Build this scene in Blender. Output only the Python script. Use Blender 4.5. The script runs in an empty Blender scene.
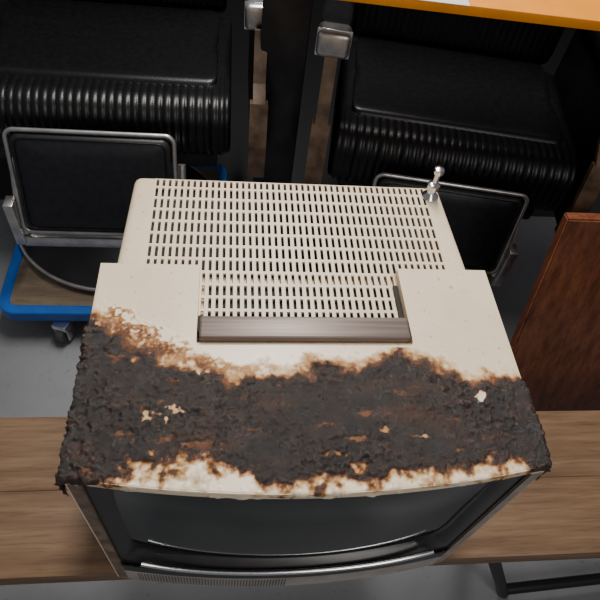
import bpy, bmesh, math, random
from mathutils import Matrix, Vector, noise
random.seed(4)
S=bpy.context.scene
def link(o,parent=None):
    S.collection.objects.link(o)
    if parent is not None: o.parent=parent
    return o
def empty(name,loc=(0,0,0),rz=0):
    e=bpy.data.objects.new(name,None); e.empty_display_size=.05
    e.location=loc; e.rotation_euler=(0,0,rz); return link(e)
def from_bm(name,bm,mat,parent=None,smooth=True,ang=40):
    me=bpy.data.meshes.new(name); bmesh.ops.recalc_face_normals(bm,faces=bm.faces[:]); bm.to_mesh(me); bm.free()
    if mat: me.materials.append(mat)
    if smooth:
        for p in me.polygons: p.use_smooth=True
        try: me.set_sharp_from_angle(angle=math.radians(ang))
        except Exception: pass
    return link(bpy.data.objects.new(name,me),parent)
def box_bm(x0,x1,y0,y1,z0,z1,bev=0,seg=2,bm=None):
    b=bmesh.new()
    vs=[b.verts.new((x,y,z)) for x in (x0,x1) for y in (y0,y1) for z in (z0,z1)]
    for f in ((0,1,3,2),(4,6,7,5),(0,4,5,1),(2,3,7,6),(0,2,6,4),(1,5,7,3)): b.faces.new([vs[i] for i in f])
    if bev: bmesh.ops.bevel(b,geom=b.edges[:],offset=bev,segments=seg,affect='EDGES',profile=.5)
    if bm is None: return b
    me=bpy.data.meshes.new('t'); b.to_mesh(me); b.free(); bm.from_mesh(me); bpy.data.meshes.remove(me); return bm
def box(name,x0,x1,y0,y1,z0,z1,mat,parent=None,bev=.003,seg=2):
    return from_bm(name,box_bm(x0,x1,y0,y1,z0,z1,bev,seg),mat,parent)
def tube(name,pts,r,mat,parent=None,cyclic=False,res=5,smoothpts=False):
    c=bpy.data.curves.new(name,'CURVE'); c.dimensions='3D'; c.bevel_depth=r; c.bevel_resolution=res; c.use_fill_caps=True
    sp=c.splines.new('POLY'); sp.points.add(len(pts)-1)
    for i,p in enumerate(pts): sp.points[i].co=(*p,1)
    sp.use_cyclic_u=cyclic; sp.use_smooth=True
    c.materials.append(mat)
    return link(bpy.data.objects.new(name,c),parent)
def lathe(name,prof,mat,parent=None,loc=(0,0,0),n=48):
    b=bmesh.new(); rings=[]
    for r,z in prof:
        rings.append([b.verts.new((loc[0]+r*math.cos(2*math.pi*i/n),loc[1]+r*math.sin(2*math.pi*i/n),loc[2]+z)) for i in range(n)])
    for a,c in zip(rings,rings[1:]):
        for i in range(n): b.faces.new((a[i],a[(i+1)%n],c[(i+1)%n],c[i]))
    b.faces.new(rings[0][::-1]); b.faces.new(rings[-1])
    return from_bm(name,b,mat,parent)
def rrect(w,h,r,n=6):
    pts=[]
    for cx,cy,a0 in ((w-r,h-r,0),(-w+r,h-r,90),(-w+r,-h+r,180),(w-r,-h+r,270)):
        for i in range(n+1):
            a=math.radians(a0+90*i/n); pts.append((cx+r*math.cos(a),cy+r*math.sin(a)))
    return pts
# ---------------- materials
class N:
    def __init__(s,name):
        s.m=bpy.data.materials.new(name); s.m.use_nodes=True; s.t=s.m.node_tree; s.b=s.t.nodes['Principled BSDF']
        s.co=s.t.nodes.new('ShaderNodeTexCoord').outputs['Object']
    def n(s,k,**kw):
        x=s.t.nodes.new(k)
        for a,v in kw.items(): setattr(x,a,v)
        return x
    def l(s,a,b): s.t.links.new(a,b)
    def noise(s,scale,detail=4,rough=.55,vec=None,stretch=None):
        x=s.n('ShaderNodeTexNoise'); x.inputs['Scale'].default_value=scale; x.inputs['Detail'].default_value=detail; x.inputs['Roughness'].default_value=rough
        v=vec or s.co
        if stretch:
            m=s.n('ShaderNodeMapping'); m.inputs['Scale'].default_value=stretch; s.l(v,m.inputs[0]); v=m.outputs[0]
        s.l(v,x.inputs['Vector']); return x.outputs['Fac']
    def ramp(s,f,stops):
        r=s.n('ShaderNodeValToRGB'); e=r.color_ramp.elements
        while len(e)<len(stops): e.new(.5)
        for i,(p,c) in enumerate(stops): e[i].position=p; e[i].color=(*c,1) if len(c)==3 else c
        s.l(f,r.inputs[0]); return r.outputs[0]
    def mix(s,f,a,b,mode='MIX'):
        x=s.n('ShaderNodeMix',data_type='RGBA',blend_type=mode)
        for k,v in ((0,f),(6,a),(7,b)):
            if isinstance(v,(int,float)): x.inputs[k].default_value=v
            elif isinstance(v,tuple): x.inputs[k].default_value=(*v,1)
            else: s.l(v,x.inputs[k])
        return x.outputs[2]
    def bump(s,f,st=.3,d=.002):
        x=s.n('ShaderNodeBump'); x.inputs['Strength'].default_value=st; x.inputs['Distance'].default_value=d; s.l(f,x.inputs['Height']); s.l(x.outputs[0],s.b.inputs['Normal']); return x
    def set(s,col=None,rough=None,metal=None,spec=None,coat=None):
        for k,v in (('Base Color',col),('Roughness',rough),('Metallic',metal),('Specular IOR Level',spec),('Coat Weight',coat)):
            if v is None: continue
            if isinstance(v,tuple): s.b.inputs[k].default_value=(*v,1)
            elif isinstance(v,(int,float)): s.b.inputs[k].default_value=v
            else: s.l(v,s.b.inputs[k])
        return s.m
def simple(name,col,rough=.5,metal=0,var=.15,scale=30,bump=0,spec=None,coat=None):
    n=N(name); f=n.noise(scale)
    c=n.ramp(f,[(.3,tuple(x*(1-var) for x in col)),(.7,tuple(min(1,x*(1+var)) for x in col))])
    if bump: n.bump(n.noise(scale*6),bump)
    return n.set(c,rough,metal,spec,coat)
CREAM=(.83,.685,.505)
def creamcol(n):
    c=n.ramp(n.noise(9,5),[(.3,(.76,.61,.43)),(.6,CREAM)])
    sp=n.ramp(n.noise(130,2),[(.66,(0,0,0)),(.72,(1,1,1))])
    c=n.mix(sp,c,(.52,.41,.29))
    gr=n.ramp(n.noise(28,6,.7),[(.58,(0,0,0)),(.75,(.35,.35,.35))])
    return n.mix(gr,c,(.50,.38,.25))
def cream():
    n=N('aged_cream_plastic'); c=creamcol(n)
    n.bump(n.noise(350,2),.12,.001)
    return n.set(c,.36)
M_cream=cream()
M_grille=simple('grille_cream_plastic',(.78,.635,.46),.42,var=.06,scale=12)
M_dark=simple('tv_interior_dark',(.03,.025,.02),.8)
M_bezel=simple('bezel_dark_plastic',(.030,.027,.027),.3,var=.2)
M_burntframe=simple('scorched_frame',(.17,.115,.08),.45,var=.6,scale=45,bump=.3)
M_greyframe=simple('grey_frame_plastic',(.28,.24,.21),.4,.1,var=.3,scale=30)
M_lowtrim=simple('lower_front_grey',(.40,.36,.32),.4,.1,var=.2,scale=25)
M_chrome=simple('chrome',(.78,.78,.79),.2,1,var=.05)
M_chrome2=simple('worn_chrome',(.58,.57,.56),.34,.9,var=.25,scale=25)
def handle_m():
    n=N('brushed_grey_metal'); f=n.noise(40,4,stretch=(.15,6,6)); c=n.ramp(f,[(.3,(.125,.095,.082)),(.7,(.235,.188,.165))]); return n.set(c,.45,.35)
M_handle=handle_m()
M_leather=simple('black_leather',(.005,.005,.006),.33,var=.3,scale=60,bump=.15,spec=.35)
M_leather2=simple('footrest_leather',(.012,.013,.017),.40,var=.3,scale=60,bump=.25,spec=.45)
M_armp=simple('arm_trim_bronze',(.15,.095,.06),.5,0,var=.6,scale=20)
M_blue=simple('blue_painted_steel',(.008,.10,.42),.38,var=.15,scale=15)
M_orange=simple('orange_painted_steel',(.84,.29,.012),.4,var=.1,scale=8)
M_paper=simple('white_sheet',(.75,.73,.68),.6,var=.05)
M_steel=simple('black_steel',(.015,.015,.017),.4,.3)
M_post=simple('dark_grey_steel',(.028,.028,.031),.3,.5,var=.5,scale=10)
M_rubber=simple('grey_rubber',(.10,.10,.10),.6)
def wood(name,c0,c1,c2,st,rough=.5,scale=6):
    n=N(name); f=n.noise(scale,8,.65,stretch=st); c=n.ramp(f,[(.28,c0),(.5,c1),(.72,c2)])
    g=n.noise(scale*5,3,stretch=st); c=n.mix(n.ramp(g,[(.52,(0,0,0)),(.72,(.6,.6,.6))]),c,c0); n.bump(g,.15); return n.set(c,rough)
M_bench=wood('bench_wood',(.085,.045,.022),(.165,.095,.05),(.235,.145,.08),(.6,9,9),.5)
M_cab=wood('red_brown_wood',(.06,.016,.007),(.155,.048,.02),(.235,.082,.036),(9,9,.7),.32)
M_ply=wood('plywood',(.10,.075,.05),(.17,.125,.08),(.22,.17,.11),(1,6,6),.6)
def floor_m():
    n=N('concrete_floor'); f=n.noise(2.5,6); c=n.ramp(f,[(.3,(.17,.175,.187)),(.7,(.26,.265,.28))])
    s=n.ramp(n.noise(90,3),[(.62,(0,0,0)),(.75,(.5,.5,.5))]); c=n.mix(s,c,(.10,.10,.10))
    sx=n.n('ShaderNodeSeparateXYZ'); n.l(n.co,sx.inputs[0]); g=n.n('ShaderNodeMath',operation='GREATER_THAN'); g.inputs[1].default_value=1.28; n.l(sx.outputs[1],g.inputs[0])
    c=n.mix(g.outputs[0],c,(.012,.012,.013))  # darkness behind the chairs painted into the floor colour
    n.bump(n.noise(60),.1); return n.set(c,.5)
M_floor=floor_m()
M_wall=simple('dark_grey_wall',(.06,.06,.065),.8,scale=3)
M_screen=simple('crt_glass',(.014,.018,.018),.06,var=.1,spec=.6,coat=.3)
# ---------------- room
FZ=-.45
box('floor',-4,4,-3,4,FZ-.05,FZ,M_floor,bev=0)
box('wall_back',-4,4,3.6,3.7,FZ,2.6,M_wall,bev=0)
# ---------------- TV
tv=empty('crt_television',(0,0,0))
W=.25;H=.401;D=.273
def bul(x): return -.023*(1-(x/W)**2)
def housing():
    b=bmesh.new(); n=28; rings=[]
    for i in range(n+1):
        x=-W+2*W*i/n; yb=bul(x)
        rings.append([b.verts.new(p) for p in ((x,yb,0.004),(x,yb,H),(x,D,H),(x,D,0.004))])
    for a,c in zip(rings,rings[1:]):
        for k in range(4): b.faces.new((a[k],a[(k+1)%4],c[(k+1)%4],c[k]))
    b.faces.new(rings[0]); b.faces.new(rings[-1][::-1])
    es=[]
    for e in b.edges:
        if len(e.link_faces)==2 and e.calc_face_angle(0)>.6: es.append(e)
    bmesh.ops.bevel(b,geom=es,offset=.007,segments=3,affect='EDGES',profile=.5)
    return from_bm('front_housing',b,M_cream,tv)
hs=housing()
def cutter(name,bm):
    me=bpy.data.meshes.new(name); bmesh.ops.recalc_face_normals(bm,faces=bm.faces[:]); bm.to_mesh(me); bm.free()
    return bpy.data.objects.new(name,me)
def apply_bool(ob,cut):
    S.collection.objects.link(cut)
    m=ob.modifiers.new('b','BOOLEAN'); m.object=cut; m.operation='DIFFERENCE'; m.solver='EXACT'
    bpy.context.view_layer.update(); dg=bpy.context.evaluated_depsgraph_get()
    me=bpy.data.meshes.new_from_object(ob.evaluated_get(dg)); ob.modifiers.clear(); ob.data=me
    bpy.data.objects.remove(cut,do_unlink=True)
apply_bool(hs,cutter('c',box_bm(-.1285,.1285,.152,.30,.377,.45,.006,3)))
apply_bool(hs,cutter('c',box_bm(-.236,.236,-.10,.06,.072,.388,.004,2)))
def rear():
    b=bmesh.new()
    c=[(-.238,.26,.385),(.238,.26,.385),(.231,.459,.385),(-.231,.459,.385)]
    d=[(-.236,.26,.02),(.236,.26,.02),(.20,.43,.06),(-.20,.43,.06)]
    t=[b.verts.new(p) for p in c]; u=[b.verts.new(p) for p in d]
    b.faces.new(t); b.faces.new(u[::-1])
    for i in range(4): b.faces.new((t[i],u[i],u[(i+1)%4],t[(i+1)%4]))
    bmesh.ops.bevel(b,geom=[e for e in b.edges if max(v.co.y for v in e.verts)>.4 or abs(e.verts[0].co.x)>.2 and e.verts[0].co.x*e.verts[1].co.x>0],offset=.012,segments=4,affect='EDGES',profile=.5)
    return from_bm('rear_shell',b,M_cream,tv)
rs=rear()
apply_bool(rs,cutter('c',box_bm(-.200,.205,.20,.451,.365,.45,0)))
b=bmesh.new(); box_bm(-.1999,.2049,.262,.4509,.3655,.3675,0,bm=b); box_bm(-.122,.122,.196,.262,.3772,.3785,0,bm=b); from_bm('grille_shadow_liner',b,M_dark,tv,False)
def grille():
    b=bmesh.new(); zt=.3855
    def sheet(x0,x1,y0,y1,rows,ncol,sl=.0042,g0=.10):
        cw=(x1-x0)/ncol; rh=(y1-y0)/rows; xs=[x0];
        for i in range(ncol): xs+= [x0+cw*i+(cw-sl)/2, x0+cw*i+(cw+sl)/2]
        xs.append(x1); ys=[y0]
        for j in range(rows): ys+=[y0+rh*j+rh*g0, y0+rh*j+rh*(1-g0)]
        ys.append(y1)
        g=[[b.verts.new((x,y,zt)) for y in ys] for x in xs]
        for i in range(len(xs)-1):
            for j in range(len(ys)-1):
                if i%2==1 and j%2==1: continue
                b.faces.new((g[i][j],g[i+1][j],g[i+1][j+1],g[i][j+1]))
    sheet(-.200,.205,.275,.434,7,46,.0040,.10)
    sheet(-.200,.205,.434,.451,1,46,.0040)
    sheet(-.1285,.1285,.1935,.275,4,29,.0040,.10)
    ob=from_bm('slotted_grille',b,M_grille,tv,False)
    m=ob.modifiers.new('s','SOLIDIFY'); m.thickness=.003; m.offset=-1
grille()
# handle
box('carry_handle',-.1255,.1265,.160,.192,.392,.4045,M_handle,tv,.003,3)
box('handle_lip',-.1275,.1275,.1525,.1605,.380,.3955,M_cream,tv,.002)
box('handle_hinge_left',-.128,-.1215,.172,.196,.384,.399,M_dark,tv,.001)
box('notch_dark_strip_right',.1225,.1282,.160,.255,.384,.3885,M_dark,tv,.001)  # thin dark strip along the right wall of the notch
# front bezel funnel, screen
def loopy(w0,w1,z0,z1,dy,n=10,r=.02):
    pts=rrect((w1-w0)/2,(z1-z0)/2,r,n); cx=(w0+w1)/2; cz=(z0+z1)/2
    P=[]
    for i in range(len(pts)):
        a=pts[i]; c=pts[(i+1)%len(pts)]
        L=math.dist(a,c); k=16 if L>.1 else 1
        for q in range(k): P.append((a[0]+(c[0]-a[0])*q/k,a[1]+(c[1]-a[1])*q/k))
    return [(cx+x,bul(cx+x)+dy,cz+z) for x,z in P]
def bridge(name,loops,mat,cap=False):
    b=bmesh.new(); R=[[b.verts.new(p) for p in L] for L in loops]
    for a,c in zip(R,R[1:]):
        for i in range(len(a)): b.faces.new((a[i],a[(i+1)%len(a)],c[(i+1)%len(a)],c[i]))
    return from_bm(name,b,mat,tv)
bridge('screen_bezel',[loopy(-.2375,.2375,.0705,.3895,.006,r=.004),loopy(-.234,.234,.074,.386,.003,r=.006),loopy(-.226,.226,.088,.380,.005,r=.02),loopy(-.214,.214,.094,.372,.013,r=.025),loopy(-.208,.208,.096,.368,.018,r=.03)],M_bezel)
def screen():
    b=bmesh.new(); n=28;m=20; g=[]
    for i in range(n+1):
        row=[]
        for j in range(m+1):
            a=-1+2*i/n; c=-1+2*j/m
            x=a*.213; z=.232+c*.142
            y=bul(x)+.020-.016*(1-a*a*.6)*(1-c**4)
            row.append(b.verts.new((x,y,z)))
        g.append(row)
    for i in range(n):
        for j in range(m): b.faces.new((g[i][j],g[i+1][j],g[i+1][j+1],g[i][j+1]))
    return from_bm('crt_screen',b,M_screen,tv)
screen()
def curved_plate(name,x0,x1,z0,z1,off,mat,n=24,th=.0015):
    b=bmesh.new(); R=[]
    for i in range(n+1):
        x=x0+(x1-x0)*i/n; y=bul(x)-off
        R.append([b.verts.new(p) for p in ((x,y,z0),(x,y,z1),(x,y+th,z1),(x,y+th,z0))])
    for a,c in zip(R,R[1:]):
        for k in range(4): b.faces.new((a[k],a[(k+1)%4],c[(k+1)%4],c[k]))
    b.faces.new(R[0]); b.faces.new(R[-1][::-1]); return from_bm(name,b,mat,tv)
curved_plate('side_trim_left',-.2475,-.2335,.01,.385,.001,M_burntframe,2)
curved_plate('side_trim_right',.2335,.2475,.01,.385,.001,M_greyframe,2)
curved_plate('lower_trim_panel',-.235,.235,.008,.0715,.001,M_lowtrim)
curved_plate('lower_dark_band',-.233,.233,.060,.086,.0016,M_bezel)
def trimz(x): return .092+.016*(abs(x)/.205)**4
tube('screen_trim',[(x/100,bul(x/100)-.001,trimz(x/100)) for x in [i*.5 for i in range(-41,42)]],.0038,M_chrome,tv)
b=bmesh.new()
for i in range(50):
    x=-.215+i*.0043
    box_bm(x-.0006,x+.0006,bul(x)-.0016,bul(x)+.001,.012,.050,0,bm=b)
from_bm('speaker_louvres',b,M_bezel,tv,False)
for k,(x,y) in enumerate(((-.2,.03),(.2,.03),(-.18,.245),(.18,.245))): lathe('foot_%d'%(k+1),[(.012,0),(.012,.006)],M_rubber,tv,(x,y,0),20)
# antenna
lathe('antenna_base',[(.013,0),(.013,.003),(.009,.007),(.006,.010),(.006,.014),(.0095,.017),(.0095,.025),(.005,.028)],M_chrome,tv,(.211,.434,.384),24)
tube('antenna_rod',[(.211,.434,.40),(.213,.438,.427)],.0045,M_chrome,tv)
lathe('antenna_tip',[(.003,-.004),(.0075,-.002),(.0085,.003),(.007,.007),(.002,.009)],M_chrome,tv,(.213,.438,.429),20)
# ---------- burnt crust
def lerp(tab,x):
    if x<=tab[0][0]: return tab[0][1]
    for (a,u),(c,v) in zip(tab,tab[1:]):
        if x<=c: return u+(v-u)*(x-a)/(c-a)
    return tab[-1][1]
YU=[(-.25,.195),(-.235,.17),(-.2,.140),(-.162,.120),(-.12,.106),(-.09,.097),(-.05,.106),(-.011,.111),(.05,.116),(.108,.133),(.14,.122),(.186,.096),(.25,.1)]
YL=[(-.25,-.020),(-.222,-.004),(-.19,.009),(-.15,.013),(-.119,.015),(-.085,.007),(-.04,-.009),(-.01,-.011),(.03,-.007),(.086,.001),(.16,.003),(.22,.002),(.25,-.006)]
BLOBS=[(-.157,.0646,.020,.008,-.013),(.076,.044,.007,.004,-.010),(.193,.083,.008,.007,-.05),(.045,.034,.016,.0025,-.006),(.105,.036,.014,.002,-.012),(-.195,.040,.010,.006,-.005),(.02,.018,.014,.004,-.008),(-.12,.030,.022,.004,-.004),(.15,.02,.012,.003,-.008),(.155,.055,.007,.004,-.006)]
STAINS=[(-.222,.190,.022,.020,-.003),(-.195,.168,.035,.016,-.001),(-.165,.146,.034,.014,-.002),(-.125,.128,.030,.011,-.004),(-.09,.120,.030,.010,-.006),(-.055,.120,.026,.007,-.010),(.03,.124,.03,.005,-.010),(.16,.125,.02,.006,-.011)]
def fb(x,y,s,o=4,seed=0):
    return noise.fractal(Vector((x*s+seed,y*s+seed*1.7,seed)),.9,2.1,o,noise_basis='PERLIN_ORIGINAL')
def crust():
    b=bmesh.new(); la=b.verts.layers.float.new('burn'); lb=b.verts.layers.float.new('relief')
    step=.00115; sx=.29
    nx=int(2*sx/step); t0=-.032; ny=int((.25-t0)/step)
    g={}
    for i in range(nx+1):
        s=-sx+i*step; side=abs(s)-.2455
        xs=max(-.2455,min(.2455,s)); yb=bul(xs)
        # how far the softened lip hangs down over the bezel
        hang=.013+(.020*max(0,fb(s,0,26,3,91))+.006*max(0,fb(s,0,90,2,13)))*(1 if abs(s)<.232 else 0)
        for j in range(ny+1):
            t=t0+j*step
            if t<.004 and .004-t>hang: continue
            y=yb+t; yc=yb+max(t,-.004)
            d=min(lerp(YU,xs)-yc,yc-lerp(YL,xs))
            if side>0: d-=side*.25
            if d<-.09: continue
            if abs(s)<.1315 and y>.1495: continue
            n1=fb(s,y,22,4,3.1); n2=fb(s,y,75,4,9.7); n3=fb(s,y,200,4,17.3)
            dd=d+.012*n1+.009*n2+.004*n3
            if y<.05:
                dd=d+.014*n1+.016*n2+.005*n3
                if dd<0: dd*=1.2
            for bx,by,rx,ry,val in STAINS:
                q=((s-bx)/rx)**2+((y-by)/ry)**2
                if q<5 and dd<val:
                    w=max(0,min(1,(1.5-q-1.5*n2-1.3*n3)/1.6)); dd=dd+(val+.012*n2+.010*n3-dd)*w
            if dd<-.05 and t>.02: continue
            burn=dd
            for bx,by,rx,ry,val in BLOBS:
                q=((s-bx)/rx)**2+((y-by)/ry)**2
                if q<5:
                    q=q+2.2*n2+2.2*n3
                    w=max(0,min(1,(1.0-q)/.9))
                    burn=burn+(val-burn)*w if burn>val else burn
            e=max(0,min(1,(dd+.002)/.008)); e=e*e*(3-2*e)
            pit=max(0,fb(s,y,120,3,71)); rd=max(0,1-3.2*abs(fb(s,y*1.3,40,4,33)))
            zone=max(.35,min(1,.7+1.3*fb(s,y,14,2,55)))
            rel=(.55*n3+.5*rd-.65*pit)*zone+.3*n1
            h=e*(.0022+.0040*rel)
            if burn<dd-.004: h*=.5
            br=max(0,min(1,(dd+.016)/.016))
            h+=br*(1-e)*(.0006+.0014*abs(n3))
            if t<.03 and abs(s)<.24: h+=.0050*max(0,fb(s,y,34,3,41))*max(0,min(1,(dd+.055)/.02))
            fade=max(0,min(1,(dd+.05)/.012))
            if t<.02: fade=1
            h=max(h,0)*fade+.0002+.0002*fade
            if t>=.004:
                yy=y; zz=H+h
            else:
                q=.004-t; yy=yb+.004-min(q,.004)-(h*.6 if q>.003 else 0)-.0002; zz=H-max(0,q-.003)+(h if q<.003 else 0)
                if q>.013: yy+=min(.004,(q-.013)*.35)
            xx=s
            if side>0:
                xx=math.copysign(.2455+min(side,.0047)+(h if side>.003 else 0)+.0002,s); zz=zz-max(0,side-.003)
            v=b.verts.new((xx,yy,zz)); v[la]=burn; v[lb]=rel; g[i,j]=v
    for (i,j),v in g.items():
        q=[g.get((i+1,j)),g.get((i+1,j+1)),g.get((i,j+1))]
        if all(q): b.faces.new((v,q[0],q[1],q[2]))
    m=N('charred_plastic')
    at=m.n('ShaderNodeAttribute',attribute_name='burn').outputs['Fac']
    re=m.n('ShaderNodeAttribute',attribute_name='relief').outputs['Fac']
    fine=m.noise(300,5,.7)
    ad=m.n('ShaderNodeMath',operation='MULTIPLY_ADD'); m.l(fine,ad.inputs[0]); ad.inputs[1].default_value=.010; m.l(at,ad.inputs[2])
    mr=m.n('ShaderNodeMapRange'); mr.inputs[1].default_value=-.035; mr.inputs[2].default_value=.035; m.l(ad.outputs[0],mr.inputs[0])
    cr=creamcol(m)
    c=m.ramp(mr.outputs[0],[(.26,CREAM),(.36,(.66,.46,.24)),(.44,(.42,.19,.055)),(.50,(.15,.050,.013)),(.56,(.028,.011,.006)),(.66,(.011,.0065,.005))])
    cf=m.ramp(mr.outputs[0],[(.16,(0,0,0)),(.31,(1,1,1))])
    c=m.mix(cf,cr,c)
    deep=m.ramp(mr.outputs[0],[(.5,(0,0,0)),(.60,(1,1,1))])
    tip=m.ramp(re,[(.15,(0,0,0)),(.6,(.75,.75,.75))])
    c=m.mix(m.mix(1.0,tip,deep,'MULTIPLY'),c,(.050,.029,.019))  # raised char painted lighter, highlights put into the colour to show relief
    p1=m.ramp(m.noise(16,8,.72,stretch=(1,1.8,1)),[(.50,(0,0,0)),(.64,(.85,.85,.85))])
    c=m.mix(m.mix(1.0,p1,deep,'MULTIPLY'),c,(.045,.018,.009))
    pg=m.ramp(m.noise(140,6,.7),[(.58,(0,0,0)),(.72,(.7,.7,.7))])
    c=m.mix(m.mix(1.0,pg,deep,'MULTIPLY'),c,(.080,.050,.034))
    p2=m.ramp(m.noise(44,6,.65,stretch=(1,1.6,1)),[(.62,(0,0,0)),(.67,(.9,.9,.9))])
    c=m.mix(m.mix(1.0,p2,deep,'MULTIPLY'),c,(.19,.065,.02))
    bp=m.bump(m.noise(330,6,.75),1.0,.0022); m.l(m.ramp(mr.outputs[0],[(.2,(.1,.1,.1)),(.5,(.8,.8,.8))]),bp.inputs['Strength'])
    rg=m.ramp(m.noise(60,3),[(.35,(.14,.14,.14)),(.62,(.5,.5,.5))])
    rg=m.mix(deep,m.mix(cf,(.36,.36,.36),(.18,.18,.18)),rg)
    m.set(c,rg,None,.6)
    return from_bm('burnt_crust',b,m.m,tv,ang=180)
crust()
# ---------------- bench
bn=empty('wooden_bench')
box('plank_front',-1.5,1.5,.005,.1348,-.04,0,M_bench,bn,.001)
box('plank_back',-1.5,1.5,.1350,.265,-.04,0,M_bench,bn,.001)
for sgn in (1,-1):
    sfx='right' if sgn>0 else 'left'
    a=.36 if sgn>0 else -.62
    e2=a+.18*sgn
    for k,y in enumerate((.03,.235)):
        tube('leg_%s_%d'%(sfx,k+1),[(a,y,-.045),(e2,y,FZ+.012)],.012,M_steel,bn)
    tube('crossbar_'+sfx,[(a,.03,-.05),(a,.235,-.05)],.012,M_steel,bn)
    tube('floor_bar_'+sfx,[(e2,.03,FZ+.012),(e2,.235,FZ+.012)],.012,M_steel,bn)
tube('stretcher',[(.52,.03,-.40),(1.3,.07,-.40)],.012,M_steel,bn)
tube('leg_outer',[(1.3,.07,-.045),(1.3,.07,FZ+.012)],.012,M_steel,bn)
# ---------------- barber chairs
def cushion(name,prof,x0,x1,parent,pleat=None,mat=M_leather,seg=4,endr=.025):
    b=bmesh.new(); cy=sum(p[0] for p in prof)/len(prof); cz=sum(p[1] for p in prof)/len(prof)
    n=int((x1-x0)/.003); rings=[]
    for i in range(n+1):
        x=x0+(x1-x0)*i/n; dd=min(x-x0,x1-x)
        sh=0
        if dd<endr: sh=endr-math.sqrt(max(0,endr**2-(endr-dd)**2))
        ring=[]
        for y,z in prof:
            vy,vz=y-cy,z-cz; L=math.hypot(vy,vz); a=pleat(y,z) if pleat else 0
            q=(sh*.8+a*(1-abs(math.sin(math.pi*(x-x0)/.019))**.6))
            f=max(.1,(L-q)/L); ring.append(b.verts.new((x,cy+vy*f,cz+vz*f)))
        rings.append(ring)
    m=len(prof)
    for a,c in zip(rings,rings[1:]):
        for i in range(m): b.faces.new((a[i],a[(i+1)%m],c[(i+1)%m],c[i]))
    b.faces.new(rings[0]); b.faces.new(rings[-1][::-1])
    return from_bm(name,b,mat,parent,ang=60)
def rprof(y0,y1,z0,z1,r,n=6,sub=5):
    pts=rrect((y1-y0)/2,(z1-z0)/2,r,n); o=[]
    for i,p in enumerate(pts):
        c=pts[(i+1)%len(pts)]; L=math.dist(p,c); k=max(1,int(L/.02))
        for q in range(k): o.append((p[0]+(c[0]-p[0])*q/k+(y0+y1)/2,p[1]+(c[1]-p[1])*q/k+(z0+z1)/2))
    return o
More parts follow.
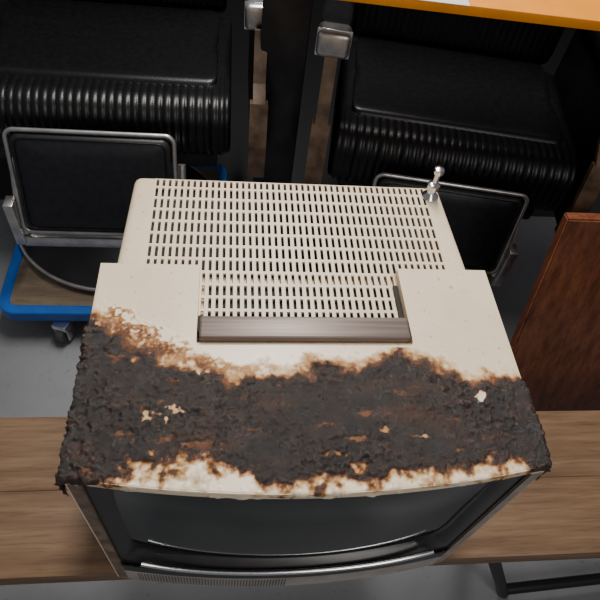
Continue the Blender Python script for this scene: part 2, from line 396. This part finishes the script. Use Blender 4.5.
def chair(loc,rz,pt,pb,basez,basey,hw=.325,armo=.033,cap=0):
    e=empty('barber_chair',loc,rz)
    pl=lambda y,z: .0045 if y<.14 else 0
    cushion('seat_cushion',rprof(0,.50,-.04,.125,.065,8),-hw+.005,hw-.005,e,pl)
    cushion('seat_front_roll',rprof(.10,.48,.09,.135,.02,5),-hw+.04,hw-.04,e)
    cushion('backrest',rprof(.48,.60,.10,.70,.05,6),-hw+.02,hw-.02,e,lambda y,z:.005 if y<.52 else 0)
    box('seat_frame',-hw+.04,hw-.04,.06,.46,-.10,-.03,M_steel,e,.01)
    for sg in (-1,1):
        s='left' if sg<0 else 'right'; xc=sg*(hw+armo)
        b=bmesh.new(); out=[(.0,-.07),(-.005,.03),(.02,.14),(.06,.17),(.10,.28),(.5,.28),(.5,-.07)]
        A=[b.verts.new((xc-.014,y,z)) for y,z in out]; C=[b.verts.new((xc+.014,y,z)) for y,z in out]
        b.faces.new(A); b.faces.new(C[::-1])
        for i in range(len(out)): b.faces.new((A[i],A[(i+1)%len(out)],C[(i+1)%len(out)],C[i]))
        bmesh.ops.bevel(b,geom=b.edges[:],offset=.003,segments=2,affect='EDGES'); from_bm('arm_side_'+s,b,M_leather,e)
        b=bmesh.new(); L=out[:5]
        for k,((y0,z0),(y1,z1)) in enumerate(zip(L,L[1:])):
            wv=.022 if k<2 else .015
            q=[b.verts.new((xc+dx,y+dy,z)) for (y,z) in ((y0,z0),(y1,z1)) for dx in (-wv,wv) for dy in (-.006,.012)]
            for f in ((0,1,3,2),(4,6,7,5),(0,4,5,1),(2,3,7,6),(0,2,6,4),(1,5,7,3)): b.faces.new([q[i] for i in f])
        from_bm('arm_edge_trim_'+s,b,M_armp,e,False)
        cushion('armrest_pad_'+s,rprof(.12,.50,.282,.322,.018,4),xc-.034,xc+.034,e,endr=.015)
        box('armrest_cap_'+s,xc-.038,xc+.038,.085+cap,.145+cap,.265,.325,M_chrome2,e,.012,4)
        box('armrest_cap_band_'+s,xc-.040,xc+.040,.100+cap,.106+cap,.262,.3275,M_chrome,e,.002,2)
        tube('arm_bracket_'+s,[(xc,.12+cap,.265),(xc,.09+cap/2,.22),(xc,.075,.19)],.008,M_chrome2,e)
    f=.188
    ty,tz=pt; by,bz=pb
    dirv=Vector((0,by-ty,bz-tz)); Lh=dirv.length/2; ang=math.atan2(by-ty,-(bz-tz))
    fr=bpy.data.objects.new('footrest',None); link(fr,e); fr.location=((0,(ty+by)/2,(tz+bz)/2)); fr.rotation_euler=(ang,0,0)
    tube('footrest_frame',[(x,-.004,z) for x,z in rrect(f,Lh,.02,6)],.0055,M_chrome2,fr,True)
    b=bmesh.new()
    pts=rrect(f-.007,Lh-.007,.02,5)
    lay=[(1.0,.012),(1.0,-.002),(.985,-.010),(.93,-.016),(.6,-.020),(.2,-.021)]
    R=[[b.verts.new((x*k,y,z*k)) for x,z in pts] for k,y in lay]
    for a,c in zip(R,R[1:]):
        for i in range(len(pts)): b.faces.new((a[i],a[(i+1)%len(pts)],c[(i+1)%len(pts)],c[i]))
    b.faces.new(R[0]); b.faces.new(R[-1])
    from_bm('footrest_pad',b,M_leather2,fr)
    tube('footrest_piping',[(x*.93,-.0165,z*.93) for x,z in pts],.0018,M_leather,fr,True)
    for sg in (-1,1):
        s='left' if sg<0 else 'right'
        tube('footrest_arm_'+s,[(sg*(f+.012),ty+.02,tz-.10),(sg*(f+.012),ty-.03,tz-.19),(sg*(f+.005),by+.01,bz-.02)],.010,M_chrome2,e)
        box('footrest_hinge_'+s,sg*(f+.018)-.012,sg*(f+.018)+.012,by-.01,by+.03,bz-.045,bz+.09,M_chrome2,e,.004)
        tube('footrest_link_'+s,[(sg*(f+.012),by+.01,bz-.02),(sg*(f-.02),.10,-.10)],.008,M_chrome2,e)
    box('footrest_crossbar',-f-.012,f+.012,by-.004,by+.014,bz-.055,bz-.022,M_chrome2,e,.003)
    z0=basez-loc[2]
    lathe('pedestal_base',[(.29,0),(.30,.006),(.30,.016),(.27,.026),(.12,.045),(.07,.06)],M_steel,e,(0,basey,z0),64)
    tube('base_rim',[(.298*math.cos(2*math.pi*i/64),basey+.298*math.sin(2*math.pi*i/64),z0+.012) for i in range(64)],.006,M_chrome2,e,True)
    lathe('pedestal_column',[(.06,0),(.055,.02),(.055,-.10-z0-.05)],M_chrome2,e,(0,basey,z0+.05),32)
    return e
chair((-.41,1.0,0),0,(-.07,.10),(-.145,-.15),-.335,.10,.325,.062,.028)
chair((.455,.875,0),math.radians(-9.6),(-.03,.06),(-.075,-.18),FZ,.22,.31,.03)
# ---------------- blue dolly
dl=empty('platform_dolly')
x0,x1,y0,y1=-.70,-.10,.735,1.38; zt=-.34
out=[(x+(x0+x1)/2,y+(y0+y1)/2) for x,y in rrect((x1-x0)/2,(y1-y0)/2,.05,8)]
inn=[(x+(x0+x1)/2,y+(y0+y1)/2) for x,y in rrect((x1-x0)/2-.03,(y1-y0)/2-.03,.02,8)]
b=bmesh.new(); n=len(out)
R=[[b.verts.new((x,y,z)) for x,y in P] for P,z in ((out,zt-.035),(out,zt),(inn,zt),(inn,zt-.035))]
for k in range(4):
    a=R[k];c=R[(k+1)%4]
    for i in range(n): b.faces.new((a[i],a[(i+1)%n],c[(i+1)%n],c[i]))
fo=from_bm('dolly_frame',b,M_blue,dl); mm=fo.modifiers.new('b','BEVEL'); mm.width=.004; mm.segments=2; mm.limit_method='ANGLE'
box('dolly_deck',x0+.029,x1-.029,y0+.029,y1-.029,zt-.02,zt-.002,M_ply,dl,.001)
for k,(x,y) in enumerate(((-.535,.735),(-.18,.76),(-.64,1.33),(-.16,1.33))):
    R0=math.radians(70)
    o=lathe('caster_wheel_%d'%(k+1),[(.012,-.011),(.032,-.011),(.034,-.006),(.034,.006),(.032,.011),(.012,.011)],M_rubber,dl,(0,0,0),28)
    o.rotation_euler=(math.pi/2,0,R0); o.location=(x,y,FZ+.034)
    bb=bmesh.new(); box_bm(-.018,.018,-.02,-.0155,-.045,.0,.001,1,bm=bb); box_bm(-.018,.018,.0155,.02,-.045,.0,.001,1,bm=bb); box_bm(-.022,.022,-.02,.02,0,.015,.001,1,bm=bb)
    o=from_bm('caster_fork_%d'%(k+1),bb,M_chrome,dl); o.location=(x,y,zt-.05); o.rotation_euler=(0,0,R0)
# ---------------- leaning wooden panel (cabinet front with rear strut)
cb=empty('wooden_cabinet')
def slab(name,prof,x0,x1,mat,par):
    b=bmesh.new()
    A=[b.verts.new((x0,y,z)) for y,z in prof]; C=[b.verts.new((x1,y,z)) for y,z in prof]
    b.faces.new(A); b.faces.new(C[::-1])
    for i in range(len(prof)): b.faces.new((A[i],A[(i+1)%len(prof)],C[(i+1)%len(prof)],C[i]))
    bmesh.ops.bevel(b,geom=b.edges[:],offset=.003,segments=2,affect='EDGES'); return from_bm(name,b,mat,par)
slab('cabinet_front',[(.36,FZ),(.533,.251),(.556,.251),(.383,FZ)],.54,1.25,M_cab,cb)
slab('cabinet_body',[(.40,FZ),(.545,.13),(.60,.13),(.60,FZ)],.66,1.25,M_cab,cb)
# ---------------- orange shelf rack
sh=empty('orange_shelf_rack')
box('shelf_deck',-.02,1.7,0,.28,-.014,0,M_orange,sh,.002)
box('shelf_lip',-.02,1.7,-.004,0.0,-.016,.002,M_orange,sh,.001)
box('paper_sheet',.14,.33,-.008,.12,.0025,.0035,M_paper,sh,0)
box('upright_left',-.045,.065,.235,.27,FZ-.5,-.013,M_post,sh,.004)
box('upright_right',1.6,1.64,.24,.27,FZ-.5,-.013,M_post,sh,.003)
box('upright_right_front',1.6,1.64,.02,.05,FZ-.5,-.013,M_post,sh,.003)
sh.location=(0,.842,.5); sh.rotation_euler=(0,0,math.radians(-5))
# ---------------- lights
def area(name,loc,target,sx,sy,power,col=(1,1,1)):
    l=bpy.data.lights.new(name,'AREA'); l.shape='RECTANGLE'; l.size=sx; l.size_y=sy; l.energy=power; l.color=col
    o=bpy.data.objects.new(name,l); link(o); o.location=loc
    o.rotation_euler=(Vector(target)-Vector(loc)).to_track_quat('-Z','Y').to_euler(); return o
area('ceiling_light',(.1,1.25,2.2),(0,.1,.1),.25,1.3,62,(1,.955,.90))
area('front_fill_light',(.7,-1.5,2.0),(0,.1,.1),.6,1.4,19,(1,.955,.90))  # added fill from the front, brightens the TV face and bench
w=bpy.data.worlds.new('world'); S.world=w; w.use_nodes=True
w.node_tree.nodes['Background'].inputs[0].default_value=(.93,.94,1,1); w.node_tree.nodes['Background'].inputs[1].default_value=.17
# ---------------- camera
cam=bpy.data.cameras.new('camera'); co=bpy.data.objects.new('camera',cam); link(co)
cam.sensor_fit='HORIZONTAL'; cam.sensor_width=36; cam.lens=36*585.7/600; cam.clip_start=.02
Mx=Matrix.Rotation(-.201,3,'Z')@Matrix.Rotation(math.pi/2-.903,3,'X')@Matrix.Rotation(.171,3,'Z')
co.matrix_world=Matrix.Translation((-.094,-.221,.97))@Mx.to_4x4()
S.camera=co
